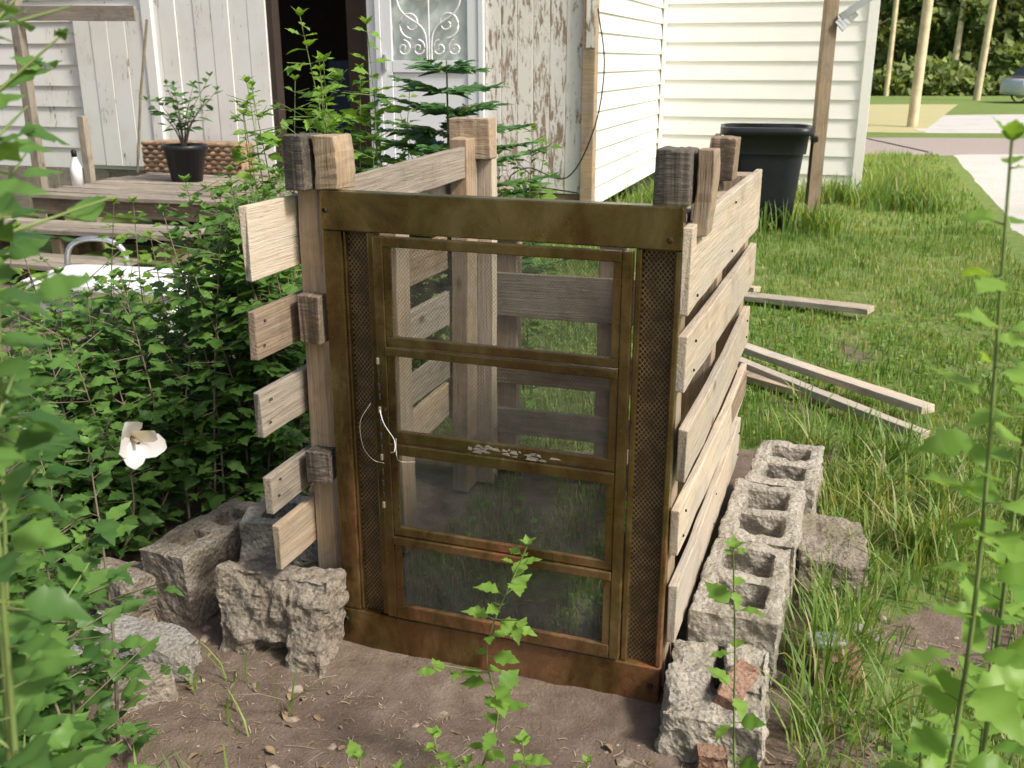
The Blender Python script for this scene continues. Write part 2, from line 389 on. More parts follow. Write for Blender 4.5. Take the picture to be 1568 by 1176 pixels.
M['gravel']=roadmat('gravel',(.62,.60,.56)); M['street']=roadmat('worn_asphalt',(.42,.355,.32)); M['sunlit_ground']=roadmat('sunlit_verge',(.52,.48,.24))  # verge: yellowish ground with its sunlit look put into the colour
def strip(name,left,right,z,mat,n=60,jam=.10):
    L=smoothpts([(*p,0) for p in left],n); Rr=smoothpts([(*p,0) for p in right],n); V=[];m=8
    for i,(a,b) in enumerate(zip(L,Rr)):
        for k in range(m+1):
            p=a.lerp(b,k/m); j=jam*(noise.noise(Vector((p.x*1.2,p.y*1.2,9)))+.5*noise.noise(Vector((p.x*4,p.y*4,9)))) if k in(0,m) else 0
            V.append((p.x+j,p.y+j,z+gh(p.x,p.y)-(.02 if k in(0,m) else 0)))
    F=[(i*(m+1)+k,i*(m+1)+k+1,(i+1)*(m+1)+k+1,(i+1)*(m+1)+k) for i in range(n) for k in range(m)]
    return mesh_obj(name,V,F,mat,smooth=True)
strip('gravel_driveway',[(3.4,5.2),(3.9,7.6),(4.7,9.8),(5.9,13.4),(7.1,17.)],[(6.4,4.6),(7.2,7.5),(8.,10),(9.6,13.4),(11.5,17.)],.010,M['gravel'])
strip('street',[(-60,24.),(-20,21.),(5,17.2),(12,16.6),(60,14)],[(-60,30),(-20,26.),(5,21.5),(12,20.8),(60,18)],.016,M['street'])
strip('gravel_lot',[(9.,22.3),(12,22.),(16,21.6),(40,19.5)],[(10.,29),(14,30.),(18,30.),(44,29)],.022,M['gravel'],20)
strip('sunlit_verge',[(5.,22.3),(7,22.4),(8,22.3),(8.9,22.2)],[(8.,38),(12,37.),(14,37),(16,37)],.028,M['sunlit_ground'],20)  # yellowish strip whose colour carries the sunlight on the ground

# ---------------------------------------------------------------- compost bin (local: x along the door, y back)
bin_=empty('pallet_compost_bin',(-.456,2.39,0),math.atan2(-.333,.943))
def nails(n,pts,dx):
    for k,(x,y,z) in enumerate(pts):
        V_,F_=tube([(x,y,z),(x+dx,y,z)],.004,.003,7); np_mesh('%s_nail_%d'%(n,k),V_,[F_],M['tyre'],bin_)
Rsl=[(.979,1.169),(.804,.931),(.586,.714),(.395,.513),(.166,.318)]
for i,(a,b) in enumerate(Rsl):
    board('right_slat_%d'%(i+1),(.886+random.uniform(-.003,.003),-.012+random.uniform(-.012,.012),(a+b)/2),(.886,1.235+random.uniform(-.02,.02),(a+b)/2),(0,0,1),b-a,.021,M['wood_light'],bin_)
    nails('r%d'%i,[(.8955,.05+random.uniform(0,.02),a+.03),(.8955,.07,b-.03),(.8955,.62,a+.03),(.8955,.63,b-.03),(.8955,1.17,a+.04),(.8955,1.16,b-.03)],.004)
board('right_slat_stain',(.8865,.25,.457),(.8865,1.2,.460),(0,0,1),.085,.0235,M['wood_brown'],bin_)
for k,y in enumerate((.06,.62,1.17)):
    board('right_upright_%d'%k,(.828,y,.02),(.828,y,1.16),(0,1,0),.09,.085,M['wood_tan'],bin_)
for k,(y,zt) in enumerate(((.06,1.325),(.78,1.30))):
    board('right_top_block_%d'%k,(.80,y,zt-.06),(.875,y,zt-.06),(0,0,1),.115,.10,M['wood_dark'] if k==0 else M['wood_brown'],bin_)
board('right_top_post_a',(.896,.08,1.14),(.896,.08,1.325),(0,1,0),.085,.035,M['wood_tan'],bin_)
board('right_top_post_b',(.81,.78,1.14),(.81,.78,1.245),(0,1,0),.08,.06,M['wood_tan'],bin_)
for i in range(5):
    z=[1.06,.84,.60,.37,.14][i]
    board('right_inner_slat_%d'%i,(.772,.03,z),(.772,1.21,z),(0,0,1),.10,.02,M['wood_gray'],bin_)
Lsl=[(1.018,1.19),(.827,.945),(.633,.749),(.434,.534),(.283,.407)]
for i,(a,b) in enumerate(Lsl):
    y0=-.182+[-.005,0,.0,.012,.02][i]; tz=[0,0,.004,.012,.02][i]
    board('left_slat_%d'%(i+1),(-.096,y0,(a+b)/2-tz),(-.096,1.05,(a+b)/2+tz),(0,0,1),b-a,.02,[M['wood_light'],M['wood_brown'],M['wood_gray'],M['wood_gray'],M['wood_tan']][i],bin_)
    nails('l%d'%i,[(-.086,y0+.03,a+.03),(-.086,y0+.04,b-.03)],.003)
board('left_upright_front',(-.045,.045,.10),(-.045,.045,1.215),(0,1,0),.07,.055,M['wood_tan'],bin_)
board('left_upright_mid',(-.055,.5,.02),(-.055,.5,1.19),(0,1,0),.09,.055,M['wood_tan'],bin_)
board('left_upright_back',(-.045,1.0,.02),(-.045,1.0,1.26),(0,1,0),.09,.06,M['wood_tan'],bin_)
board('left_top_block',(-.075,.01,1.272),(-.012,.01,1.272),(0,0,1),.125,.10,M['wood_dark'],bin_)
board('left_top_block_pale',(.022,.03,1.212),(.022,.03,1.335),(0,1,0),.09,.06,M['wood_tan'],bin_)
board('left_block_a',(-.065,-.012,.895),(-.002,-.012,.895),(0,0,1),.12,.05,M['wood_brown'],bin_)
board('left_block_b',(-.065,-.012,.505),(-.002,-.012,.505),(0,0,1),.085,.05,M['wood_dark'],bin_)
board('left_top_rail',(-.02,.09,1.17),(-.02,.98,1.185),(0,0,1),.10,.02,M['wood_gray'],bin_)
board('back_left_block',(-.10,1.06,1.255),(.04,1.06,1.255),(0,0,1),.13,.07,M['wood_tan'],bin_)
board('back_left_post',(.0,1.08,.02),(.0,1.08,1.31),(1,0,0),.075,.05,M['wood_light'],bin_)
for i,(a,b) in enumerate(((.92,1.01),(.62,.78),(.37,.50),(.17,.27),(.02,.10))):
    board('back_slat_%d'%i,(-.02,1.19,(a+b)/2),(.86,1.19,(a+b)/2+.01),(0,0,1),b-a,.02,M['wood_gray'] if i%2 else M['wood_brown'],bin_)
for k,x in enumerate((.03,.42,.82)):
    board('back_upright_%d'%k,(x,1.235,.02),(x,1.235,1.0),(1,0,0),.09,.06,M['wood_tan'],bin_)
dr=empty('storm_door_panel'); dr.parent=bin_
BZ=M['bronze']
def fr(n,x0,x1,z0,z1,y0=-.022,y1=.012,b=.003): return box(n,(x0,y0,z0),(x1,y1,z1),BZ,dr,b)
fr('top_rail',0.012,.871,1.118,1.21,-.026); fr('bottom_rail',0,.871,0.-.03,.10,-.026)
fr('stile_l',.012,.062,.101,1.117); fr('stile_r',.858,.871,.101,1.117)
fr('stile_l_lip',.062,.070,.101,1.117,-.016); fr('stile_li',.128,.148,.101,1.117,-.02); fr('stile_ri',.772,.786,.101,1.117,-.02)
def quad(n,x0,x1,y,z0,z1,m): return mesh_obj(n,[(x0,y,z0),(x1,y,z0),(x1,y,z1),(x0,y,z1)],[(0,1,2,3)],m,dr)
quad('mesh_strip_l',.070,.128,-.004,.101,1.117,M['expmesh']); quad('mesh_strip_r',.786,.858,-.004,.101,1.117,M['expmesh'])
box('mesh_back_l',(.070,.008,.101),(.128,.011,1.117),M['darkdoor'],dr,0)
box('mesh_back_r',(.786,.010,.101),(.858,.012,1.117),M['darkdoor'],dr,0)
def iw(n,x0,x1,z0,z1,y0=-.036,y1=-.018): return box(n,(x0,y0,z0),(x1,y1,z1),BZ,dr,.0025)
iw('insert_l',.150,.176,.109,1.112); iw('insert_r',.746,.770,.109,1.112)
iw('insert_top',.1765,.7455,1.088,1.112); iw('insert_bot',.1765,.7455,.109,.146)
for i,(a,b) in enumerate(((.826,.872),(.571,.632),(.323,.371))):
    mid=(a+b)/2
    iw('mullion_%da'%i,.1765,.7455,a,mid-.002,-.04); iw('mullion_%db'%i,.1765,.7455,mid+.001,b,-.034)
panes=[(.872,1.088),(.632,.826),(.371,.571),(.146,.323)]
for i,(a,b) in enumerate(panes):
    quad('pane_glass_%d'%i,.1765,.7455,-.024,a,b,M['glass'])
    if i<2: quad('pane_screen_%d'%i,.1765,.7455,-.029,a,b,M['screen'])
    for n,x0,x1 in (('l',.1765,.196),('r',.727,.7455)):
        box('sash_%d%s'%(i,n),(x0,-.034,a),(x1,-.0295,b),BZ,dr,.001)
for k in range(34):
    x0=.38+random.uniform(0,.22); z0=random.uniform(.604,.621); L_=random.uniform(.006,.03)
    mesh_obj('paint_flake_%d'%k,[(x0,-.0346-.0002*k/10,z0),(x0+L_,-.0346-.0002*k/10,z0+random.uniform(-.003,.003)),(x0+L_*.8,-.0346-.0002*k/10,z0+random.uniform(.003,.009)),(x0+L_*.2,-.0346-.0002*k/10,z0+random.uniform(.002,.008))],[(0,1,2,3)],M['wood_gray'],dr)
for x,z in ((.025,1.165),(.845,1.14),(.02,.07),(.85,.05)):
    V_,F_=tube([(x,-.026,z),(x,-.031,z)],.007,.005,10); np_mesh('screw',V_,[F_],M['tyre'],dr)
for k in range(13):
    z=.42+k*.032+random.uniform(-.004,.004)
    box('hinge_knuckle_%d'%k,(.150+.002*(k%2),-.043,z),(.158,-.037,z+.018),M['tyre'] if k%4 else M['wire'],dr,.003)
tube_obj('loose_wire_a',smoothpts([(.16,-.045,.68),(.175,-.08,.70),(.19,-.09,.67),(.20,-.06,.62),(.21,-.08,.60),(.195,-.07,.59)]),.0012,.0012,M['whitepl'],dr,5)
tube_obj('loose_wire_b',smoothpts([(.13,-.04,.70),(.115,-.07,.66),(.125,-.08,.60),(.14,-.06,.56),(.165,-.05,.55)]),.0007,.0007,M['wire'],dr,5)
tube_obj('loose_wire_c',smoothpts([(.20,-.05,.62),(.215,-.08,.59),(.22,-.07,.57),(.25,-.05,.565)]),.001,.0007,M['wire'],dr,5)

# ---------------------------------------------------------------- blocks & rubble
TEX=bpy.data.textures.new('rough','CLOUDS'); TEX.noise_scale=.03; TEX.noise_depth=4
TEXB=bpy.data.textures.new('chunk','CLOUDS'); TEXB.noise_scale=.10; TEXB.noise_depth=2
def rough_from_boxes(name,boxes,mat,loc,rot=(0,0,0),vox=.007,d1=.012,d2=.02,parent=None):
    V=[];F=[]
    for lo,hi in boxes:
        o=len(V); V+=[(x,y,z) for x in (lo[0],hi[0]) for y in (lo[1],hi[1]) for z in (lo[2],hi[2])]
        F+=[tuple(i+o for i in f) for f in BF]
    ob=mesh_obj(name,V,F,mat,parent); ob.location=loc; ob.rotation_euler=rot
    m=ob.modifiers.new('r','REMESH'); m.mode='VOXEL'; m.voxel_size=vox
    for t,d in ((TEXB,d2),(TEX,d1)):
        m=ob.modifiers.new('d','DISPLACE'); m.texture=t; m.strength=d; m.mid_level=.5; m.texture_coords='GLOBAL'
    return ob
def cmu(L,W,H,t=.040,cells=2,fill=0.):
    bx=[((0,0,0),(L,t,H)),((0,W-t,0),(L,W,H))]
    n=cells+1
    for i in range(n):
        x=(L-t*1.3)*i/cells; bx.append(((x,.002,.0),(x+t*1.3,W-.002,H)))
    if fill: bx.append(((.01,.01,0),(L-.01,W-.01,H*fill)))
    return bx
def binpt(u,v,z):
    a=bin_.rotation_euler.z; return (-.456+u*math.cos(a)-v*math.sin(a),2.39+u*math.sin(a)+v*math.cos(a),z)
ra=bin_.rotation_euler.z+math.pi/2
def cmu_on(name,u,v,z,L=.42,W=.20,H=.2,tilt=0,yaw=0,cells=2,mat='conc',fill=.35,**k):
    return rough_from_boxes(name,cmu(L,W,H,cells=cells,fill=fill),M[mat],binpt(u+W,v,z),(tilt,0,ra+yaw),**k)
cmu_on('concrete_block',.914,.10,.006,L=.42,W=.215,d2=.032)
cmu_on('concrete_block',.922,.520,.010,L=.42,W=.215,d2=.032)
cmu_on('concrete_block',.950,.94,.012,L=.40,W=.215,yaw=R(-1.5),d2=.032)
rough_from_boxes('broken_concrete_block',[((0,0,0),(.12,.22,.20)),((.10,.0,0),(.29,.10,.225)),((.10,.13,0),(.28,.225,.205)),((.1,.09,0),(.235,.14,.13))],M['conc'],binpt(.915+.215,-.20,-.085),(0,0,ra+R(2)),d1=.022,d2=.05)
rough_from_boxes('broken_concrete_block',[((0,0,0),(.32,.19,.15)),],M['conc_d'],binpt(1.335,.62,-.02),(R(3),0,ra+R(6)),d1=.018,d2=.04)
rough_from_boxes('broken_brick',[((0,0,0),(.14,.06,.06))],M['brick'],binpt(1.06,-.14,.075),(R(20),R(-10),ra-.25),d2=.03)
rough_from_boxes('broken_brick',[((0,0,0),(.12,.07,.05))],M['brick'],binpt(1.07,-.23,.0),(0,0,ra+.2),d2=.03)
rough_from_boxes('old_concrete_block',cmu(.38,.17,.22,t=.045,fill=.8),M['conc_d'],(-.88,2.41,.0),(R(-4),0,R(62)),d2=.02)
rough_from_boxes('old_concrete_block',[((0,0,.05),(.31,.10,.24)),((0,0,0),(.10,.12,.2)),((.21,-.02,-.03),(.31,.12,.2)),((0,.05,.02),(.32,.10,.12))],M['conc_d'],(-.78,2.30,.0),(R(-10),0,R(-16)),d1=.02,d2=.06)
rough_from_boxes('old_concrete_block',cmu(.30,.19,.20,fill=.5),M['conc'],(-.76,2.50,.09),(0,0,R(-8)),d2=.03)
def rock(name,loc,size,mat,seed,rot=(0,0,0)):
    bm=bmesh.new(); bmesh.ops.create_icosphere(bm,subdivisions=4,radius=1)
    for v in bm.verts:
        p=v.co.copy()
        q=Vector((max(-.72,min(.72,p.x)),max(-.72,min(.72,p.y)),max(-.62,min(.62,p.z))))
        n=noise.noise(q*1.3+Vector((seed,0,0)))*.28+noise.noise(q*5+Vector((0,seed,0)))*.08+noise.noise(q*14+Vector((0,seed,0)))*.03
        q=q*(1+n); v.co=Vector((q.x*size[0],q.y*size[1],q.z*size[2]))
    me=bpy.data.meshes.new(name); bm.to_mesh(me); bm.free(); me.materials.append(mat)
    o=bpy.data.objects.new(name,me); o.location=loc; o.rotation_euler=rot; return link(o)
rock('concrete_rubble',(-.955,2.24,.06),(.19,.075,.07),M['rock'],3,(0,R(8),R(-12)))
rock('concrete_rubble',(-.92,2.10,.03),(.10,.07,.065),M['conc_d'],9,(0,0,.5))
rock('concrete_rubble',(-1.12,2.2,.02),(.12,.09,.07),M['rock'],5,(0,.2,.9))
rock('concrete_rubble',(-1.08,2.50,.06),(.11,.12,.13),M['conc_d'],21,(0,.2,.9))
rock('field_stone',(.82,2.2,.03),(.085,.08,.075),M['brick'],12)
rock('field_stone',(.93,2.35,.02),(.06,.05,.04),M['rock'],14)
rock('field_stone',(1.9,3.05,.05),(.16,.10,.08),M['rock'],17)
box('metal_tin',(-.045,-.03,0),(.045,.03,.02),M['metal'],None,.006).location=(.80,2.21,.085)

def plank(a,b,w,z=.05,mat='wood_light'):
    return board('wood_plank',(a[0],a[1],z),(b[0],b[1],z+.01),(a[1]-b[1],b[0]-a[0],0),w,.035,M[mat])
plank((1.40,6.38),(2.17,5.86),.13); plank((1.19,5.04),(1.76,3.97),.08,.08); plank((1.10,4.86),(1.66,3.74),.06,.06); plank((1.33,6.85),(1.62,6.45),.07)
plank((1.05,4.75),(1.45,4.25),.10,.03,'wood_tan')

# ---------------------------------------------------------------- house
H=empty('white_farmhouse',(.6,8.7,0),-R(18))
def siding(name,p0,p1,z0,z1,exp,mat,parent,out):
    V=[];F=[];n=int((z1-z0)/exp)
    o=Vector((out[0],out[1],0))
    for i in range(n):
        za=z0+i*exp; zb=za+exp
        a=Vector((*p0,0));b=Vector((*p1,0)); k=len(V)
        for z,d in ((za,.0),(za,.026),(zb,.006)):
            for p in (a,b):
                q=p+o*d; V.append((q.x,q.y,z))
        F+=[(k,k+1,k+3,k+2),(k+2,k+3,k+5,k+4)]
    return mesh_obj(name,V,F,mat,parent)
siding('side_siding',(0,.05),(0,3.6),.25,3.3,.165,M['siding'],H,(1,0))
siding('front_siding',(.03,3.6),(2.3,3.6),.06,3.3,.205,M['siding'],H,(0,-1))
siding('end_siding',(2.3,3.6),(2.3,9.5),.06,3.3,.205,M['siding'],H,(1,0))
box('corner_trim',(2.24,3.555,.05),(2.345,3.605,3.3),M['siding'],H)
box('inner_corner_trim',(.029,3.54,.06),(.07,3.60,3.3),M['siding'],H)
box('main_body',(-7,3.66,.0),(2.26,9.4,3.3),M['siding'],H,0)
box('foundation',(-.02,3.60,-.1),(2.28,3.64,.10),M['conc_d'],H,0)
box('main_roof_eave',(-7.3,3.4,3.3),(2.6,9.9,3.42),M['shingle'],H,.01)
v=[(-7.3,3.4,3.42),(2.6,3.4,3.42),(2.6,9.9,3.42),(-7.3,9.9,3.42),(-7.3,6.6,5.2),(2.6,6.6,5.2)]
mesh_obj('main_roof',v,[(0,1,5,4),(3,4,5,2),(1,2,5),(0,4,3)],M['shingle'],H)
x=-.866; i=0
while x<-.01:
    w=.143; box('peeling_board_%d'%i,(x+.003,-.02-random.uniform(0,.004),.40),(min(x+w,-.002),.06,3.2),M['peel'],H,.004); x+=w; i+=1
box('corner_post',(0.0,-.07,.05),(.11,.05,3.2),M['wood_post'],H,.006)
box('corner_post_white_face',(.03,-.076,1.6),(.105,-.071,3.2),M['peel'],H,0)
box('sill_beam',(-.87,-.01,.28),(0,.09,.395),M['wood_brown'],H)
box('crawl_dark',(-2.9,.2,-.1),(-.02,.25,.5),M['dark'],H,0)  # near-black sheet stands for the shade in the crawlspace gap
x=-7.0;i=0
while x<-3.0:
    w=.21; box('skirt_board_%d'%i,(x+.004,.0-random.uniform(0,.01),.0),(x+w,.05,.455),M['wood_gray'],H,.004); x+=w; i+=1
dx0,dx1=-1.87,-.866
box('door_jamb_l',(dx0,-.06,.5),(dx0+.05,.04,3.0),M['door_w'],H); box('door_jamb_r',(dx1-.05,-.06,.5),(dx1-.002,.04,3.0),M['door_w'],H)
D=empty('front_storm_door'); D.parent=H
box('stile_l',(dx0+.053,-.05,.56),(dx0+.15,-.01,2.75),M['door_w'],D); box('stile_r',(dx1-.15,-.05,.56),(dx1-.053,-.01,2.75),M['door_w'],D)
box('mid_rail',(dx0+.152,-.052,1.40),(dx1-.152,-.01,1.50),M['door_w'],D); box('kick_panel',(dx0+.152,-.035,.66),(dx1-.152,-.015,1.398),M['door_w'],D,.01)
box('bottom_rail',(dx0+.152,-.052,.56),(dx1-.152,-.01,.658),M['door_w'],D); box('curtain_panel',(dx0+.152,-.015,1.502),(dx1-.152,-.01,2.75),plain('grey_curtain',(.58,.64,.60),.8),D,0)
def spiral(cx,cz,r,turns,sgn,a0):
    return [(cx+sgn*(r*(1-t*.85))*math.cos(a0+t*turns*6.28),-.045,cz+(r*(1-t*.85))*math.sin(a0+t*turns*6.28)) for t in np.linspace(0,1,26)]
cx=(dx0+dx1)/2
k=0
for sx in(-1,1):
    for (ox,oz,r,a0) in ((.10,1.60,.07,1.6),(.24,1.60,.07,1.6),(.17,1.80,.12,-1.6),(.10,2.05,.08,1.6),(.26,2.1,.07,1.0)):
        tube_obj('scroll_%d'%k,spiral(cx+sx*ox,oz,r,1.4,sx,a0),.009,.007,M['whitepl'],D,6); k+=1
    tube_obj('scroll_bar_%d'%k,smoothpts([(cx+sx*.02,-.045,1.5),(cx+sx*.05,-.045,1.75),(cx+sx*.28,-.045,1.95),(cx+sx*.3,-.045,2.4)]),.009,.009,M['whitepl'],D,6); k+=1
tube_obj('scroll_center',[(cx,-.045,1.5),(cx,-.045,2.1),(cx,-.045,2.7)],.008,.008,M['whitepl'],D,6)
box('handle',(dx0+.07,-.09,1.42),(dx0+.10,-.05,1.55),M['metal'],D)
box('inner_jamb_r',(-1.96,-.03,.5),(-1.873,.05,3.0),M['door_w'],H)
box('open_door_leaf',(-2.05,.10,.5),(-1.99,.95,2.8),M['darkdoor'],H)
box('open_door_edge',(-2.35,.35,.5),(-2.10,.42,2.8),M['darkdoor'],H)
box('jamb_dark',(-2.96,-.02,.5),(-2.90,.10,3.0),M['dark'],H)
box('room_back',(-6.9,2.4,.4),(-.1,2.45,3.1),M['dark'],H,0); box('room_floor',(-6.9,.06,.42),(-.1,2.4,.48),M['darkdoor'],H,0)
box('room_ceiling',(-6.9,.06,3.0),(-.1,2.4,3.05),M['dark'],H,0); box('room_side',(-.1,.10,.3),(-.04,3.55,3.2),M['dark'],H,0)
box('porch_lintel',(-7.,-.015,3.0),(-.87,.06,3.2),M['board_w'],H)
box('blue_cabinet',(-2.85,.9,.49),(-2.4,1.2,1.5),plain('blue_paint',(.04,.06,.10),.5),H)
mesh_obj('porch_roof',[(-7.2,-.06,3.2),(.1,-.06,3.2),(.1,3.6,3.6),(-7.2,3.6,3.6),(-7.2,-.06,3.28),(.1,-.06,3.28),(.1,3.6,3.68),(-7.2,3.6,3.68)],[(3,2,1,0),(4,5,6,7),(0,1,5,4),(1,2,6,5),(2,3,7,6),(3,0,4,7)],M['shingle'],H)
x=-2.965; i=0
while x>-4.15:
    w=.19; box('white_board_%d'%i,(x-w+.004,-.03-random.uniform(0,.012),.46),(x,.04,3.0),M['board_w'],H,.004); x-=w; i+=1
box('white_trim',(-4.27,-.07,.46),(-4.16,.03,3.0),M['board_w'],H)
siding('left_siding',(-7,0.02),(-4.27,0.02),.46,3.1,.2,M['board_w'],H,(0,-1))
x=-4.28;i=0
while x>-5.0:
    w=.2; box('pale_board_%d'%i,(x-w+.004,-.05-random.uniform(0,.01),.5),(x,-.012,1.95),M['board_w'],H,.004); x-=w; i+=1
wr=empty('porch_railing'); wr.parent=H
board('rail_top',(-6.,-.5,1.93),(-4.0,-.5,1.90),(0,0,1),.13,.035,M['wood_gray'],wr)
board('rail_post',(-5.35,-.46,-.05),(-5.35,-.46,2.3),(1,0,0),.09,.09,M['wood_gray'],wr)
board('rail_post_b',(-4.75,-.46,-.05),(-4.75,-.46,1.0),(1,0,0),.07,.07,M['wood_gray'],wr)
tube_obj('broom_handle',[(-3.92,-.45,1.85),(-4.0,-.55,1.2),(-4.05,-.65,.52)],.012,.012,M['stem_w'],H)
dk=empty('porch_deck'); dk.parent=H
for i in range(14):
    y0=-2.05+i*.142
    board('deck_board_%d'%i,(-4.05+random.uniform(-.04,.04),y0+.07,.485),(-1.9+random.uniform(-.03,.03),y0+.07,.485),(0,1,0),.136,.03,M['wood_gray'],dk)
for i in range(8):
    y0=-1.15+i*.142
    board('deck_board_r%d'%i,(-1.85,y0+.07,.485),(-.3,y0+.07,.485),(0,1,0),.136,.03,M['wood_gray'],dk)
board('fascia',(-4.0,-2.0,.40),(-1.95,-2.0,.40),(0,0,1),.13,.035,M['wood_brown'],dk)
for xx in(-3.9,-2.9,-2.0):
    board('deck_post_%.1f'%-xx,(xx,-1.9,-.02),(xx,-1.9,.4),(1,0,0),.09,.09,M['wood_brown'],dk)
box('under_dark',(-4.0,-.3,0),(-1.9,-.25,.45),M['dark'],dk,0)  # dark sheet painted in for the shade below the deck
stp=empty('porch_steps'); stp.parent=H
for i,(z,y,xa,xb) in enumerate(((.33,-2.50,-4.05,-2.25),(.165,-2.98,-4.5,-2.55))):
    for j in range(3):
        board('tread_%d_%d'%(i,j),(xa,y+.14*j-.02,z-.02),(xb,y+.14*j-.02,z-.02),(0,1,0),.132,.036,M['wood_gray'],stp)
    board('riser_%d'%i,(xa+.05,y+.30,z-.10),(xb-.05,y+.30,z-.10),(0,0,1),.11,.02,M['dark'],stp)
for xx in(-4.0,-3.3,-2.4):
    for j,(ya,yb,z) in enumerate(((-2.95,-2.5,.06),(-2.5,-2.1,.20))):
        board('stringer_%.1f_%d'%(-xx,j),(xx,ya,z),(xx,yb,z),(0,0,1),.12 if j==0 else .2,.04,M['wood_brown'],stp)
def lathe(name,prof,loc,mat,parent=None,n=24):
    V=[];F=[]
    for r,z in prof:
        for k in range(n): V.append((r*math.cos(2*math.pi*k/n),r*math.sin(2*math.pi*k/n),z))
    for i in range(len(prof)-1):
        for k in range(n): F.append((i*n+k,i*n+(k+1)%n,(i+1)*n+(k+1)%n,(i+1)*n+k))
    F.append(tuple(range(n-1,-1,-1)))
    o=mesh_obj(name,V,F,mat,parent,smooth=True); o.location=loc
    return o
def hl(x,y,z):
    a=-R(18); return (.6+x*math.cos(a)-y*math.sin(a),8.7+x*math.sin(a)+y*math.cos(a),z)
pp=empty('potted_plant',hl(-3.30,-.95,.50))
lathe('pot',[(.13,0),(.175,.27),(.195,.27),(.195,.31),(.18,.31),(.17,.27)],(0,0,0),M['black'],pp)
lathe('soil',[(.17,.26),(.01,.275)],(0,0,0),M['bark'],pp)
pl=Plant()
for k in range(9):
    a=k*.7; h=random.uniform(.4,.68); rr=random.uniform(.12,.36)
    shoot(pl,[(0,0,.26),(rr*.3*math.cos(a),rr*.3*math.sin(a),.26+h*.5),(rr*math.cos(a),rr*math.sin(a),.26+h)],(.08,.13),.07,2,.4,LT_OVAL,0,.009)
pl.build('foliage',[M['leaf_e'],M['stem_w']],pp)
bt=empty('spray_bottle',hl(-3.95,-1.55,.50)); lathe('body',[(.045,0),(.048,.15),(.03,.2),(.02,.22),(.02,.24)],(0,0,0),M['whitepl'],bt); lathe('cap',[(.022,.24),(.022,.29),(.005,.3)],(0,0,0),M['cable'],bt)
rl=empty('wicker_basket',hl(-3.62,-.40,.50)); rl.rotation_euler=(0,0,-R(18))
for k in range(7):
    tube_obj('weave_%d'%k,[(-.52+q*.052,-.02+.012*math.cos(q*3.14+k*3.14),.025+k*.04) for q in range(21)],.023,.023,M['rustm'],rl,7)
box('basket_body',(-.51,.0,.005),(.51,.26,.28),M['rustm'],rl,.02)
lathe('red_pot',[(.1,0),(.14,.2),(.15,.2),(.13,.19)],hl(-1.85,-1.0,.50),M['red'])
tube_obj('black_cable',[hl(*p) for p in smoothpts([(.13,-.1,1.9),(.20,-.12,1.45),(.12,-.1,.95),(-.1,-.12,.55),(-.45,-.1,.62),(-.6,-.1,.5),(.0,-.1,.42)],40)],.006,.006,M['cable'],None,6)
tc=empty('trash_can',(2.33,9.40,0),R(-12))
def rrect(w,d,r,z,n=7):
    out=[]
    for cx_,cy_,a0 in ((w-r,d-r,0),(-w+r,d-r,90),(-w+r,-d+r,180),(w-r,-d+r,270)):
        for k in range(n): a=R(a0+90*k/(n-1)); out.append((cx_+r*math.cos(a),cy_+r*math.sin(a),z))
    return out
V=[];F=[]
prof=[(.28,.25,0),(.30,.27,.3),(.345,.30,.78),(.36,.31,.86),(.41,.36,.865),(.41,.36,.93),(.38,.33,.935),(.36,.31,.7)]
for w,d,z in prof: V+=rrect(w,d,.14,z)
m=28
for i in range(len(prof)-1):
    for k in range(m): F.append((i*m+k,i*m+(k+1)%m,(i+1)*m+(k+1)%m,(i+1)*m+k))
F.append(tuple(range(m-1,-1,-1)))
mesh_obj('can_body',V,F,M['black'],tc,smooth=True)
box('rib_l',(-.30,-.33,.25),(-.24,-.27,.82),M['black'],tc,.01); box('handle',(.40,-.12,.80),(.46,.12,.85),M['black'],tc,.01); box('handle_l',(-.46,-.12,.80),(-.40,.12,.85),M['black'],tc,.01)
board('wooden_post',(2.80,9.35,-.05),(2.82,9.40,3.25),(1,0,0),.11,.10,M['wood_post'],None,.006)
brk=empty('metal_bracket')
board('arm',(2.88,9.3,1.86),(3.35,9.25,2.18),(0,0,1),.06,.03,M['metal'],brk); board('plate',(2.87,9.29,1.78),(3.0,9.29,1.92),(0,0,1),.11,.02,M['metal'],brk)
pt=empty('plastic_table',(-2.30,5.75,0),R(-12))
V=[];F=[]
for w,d,z in ((.48,.24,.25),(.51,.27,.26),(.51,.27,.29),(.48,.24,.305)): V+=rrect(w,d,.1,z)
for i in range(3):
    for k in range(m): F.append((i*m+k,i*m+(k+1)%m,(i+1)*m+(k+1)%m,(i+1)*m+k))
F+= [tuple(range(m-1,-1,-1)),tuple(range(3*m,4*m))]
mesh_obj('top',V,F,M['whitepl'],pt)
for k,(a,b) in enumerate(((-.42,-.18),(.42,-.18),(-.42,.18),(.42,.18))): board('leg_%d'%k,(a,b,0),(a*.95,b*.95,.25),(1,0,0),.06,.06,M['whitepl'],pt)
board('shelf',(-.40,-.1,.12),(.40,-.1,.12),(0,1,0),.2,.02,M['whitepl'],pt)
tube_obj('bent_pipe',smoothpts([(-2.78,6.15,.1),(-2.76,6.15,.38),(-2.6,6.15,.45),(-2.42,6.15,.38),(-2.40,6.15,.1)]),.018,.018,M['metal'],None)

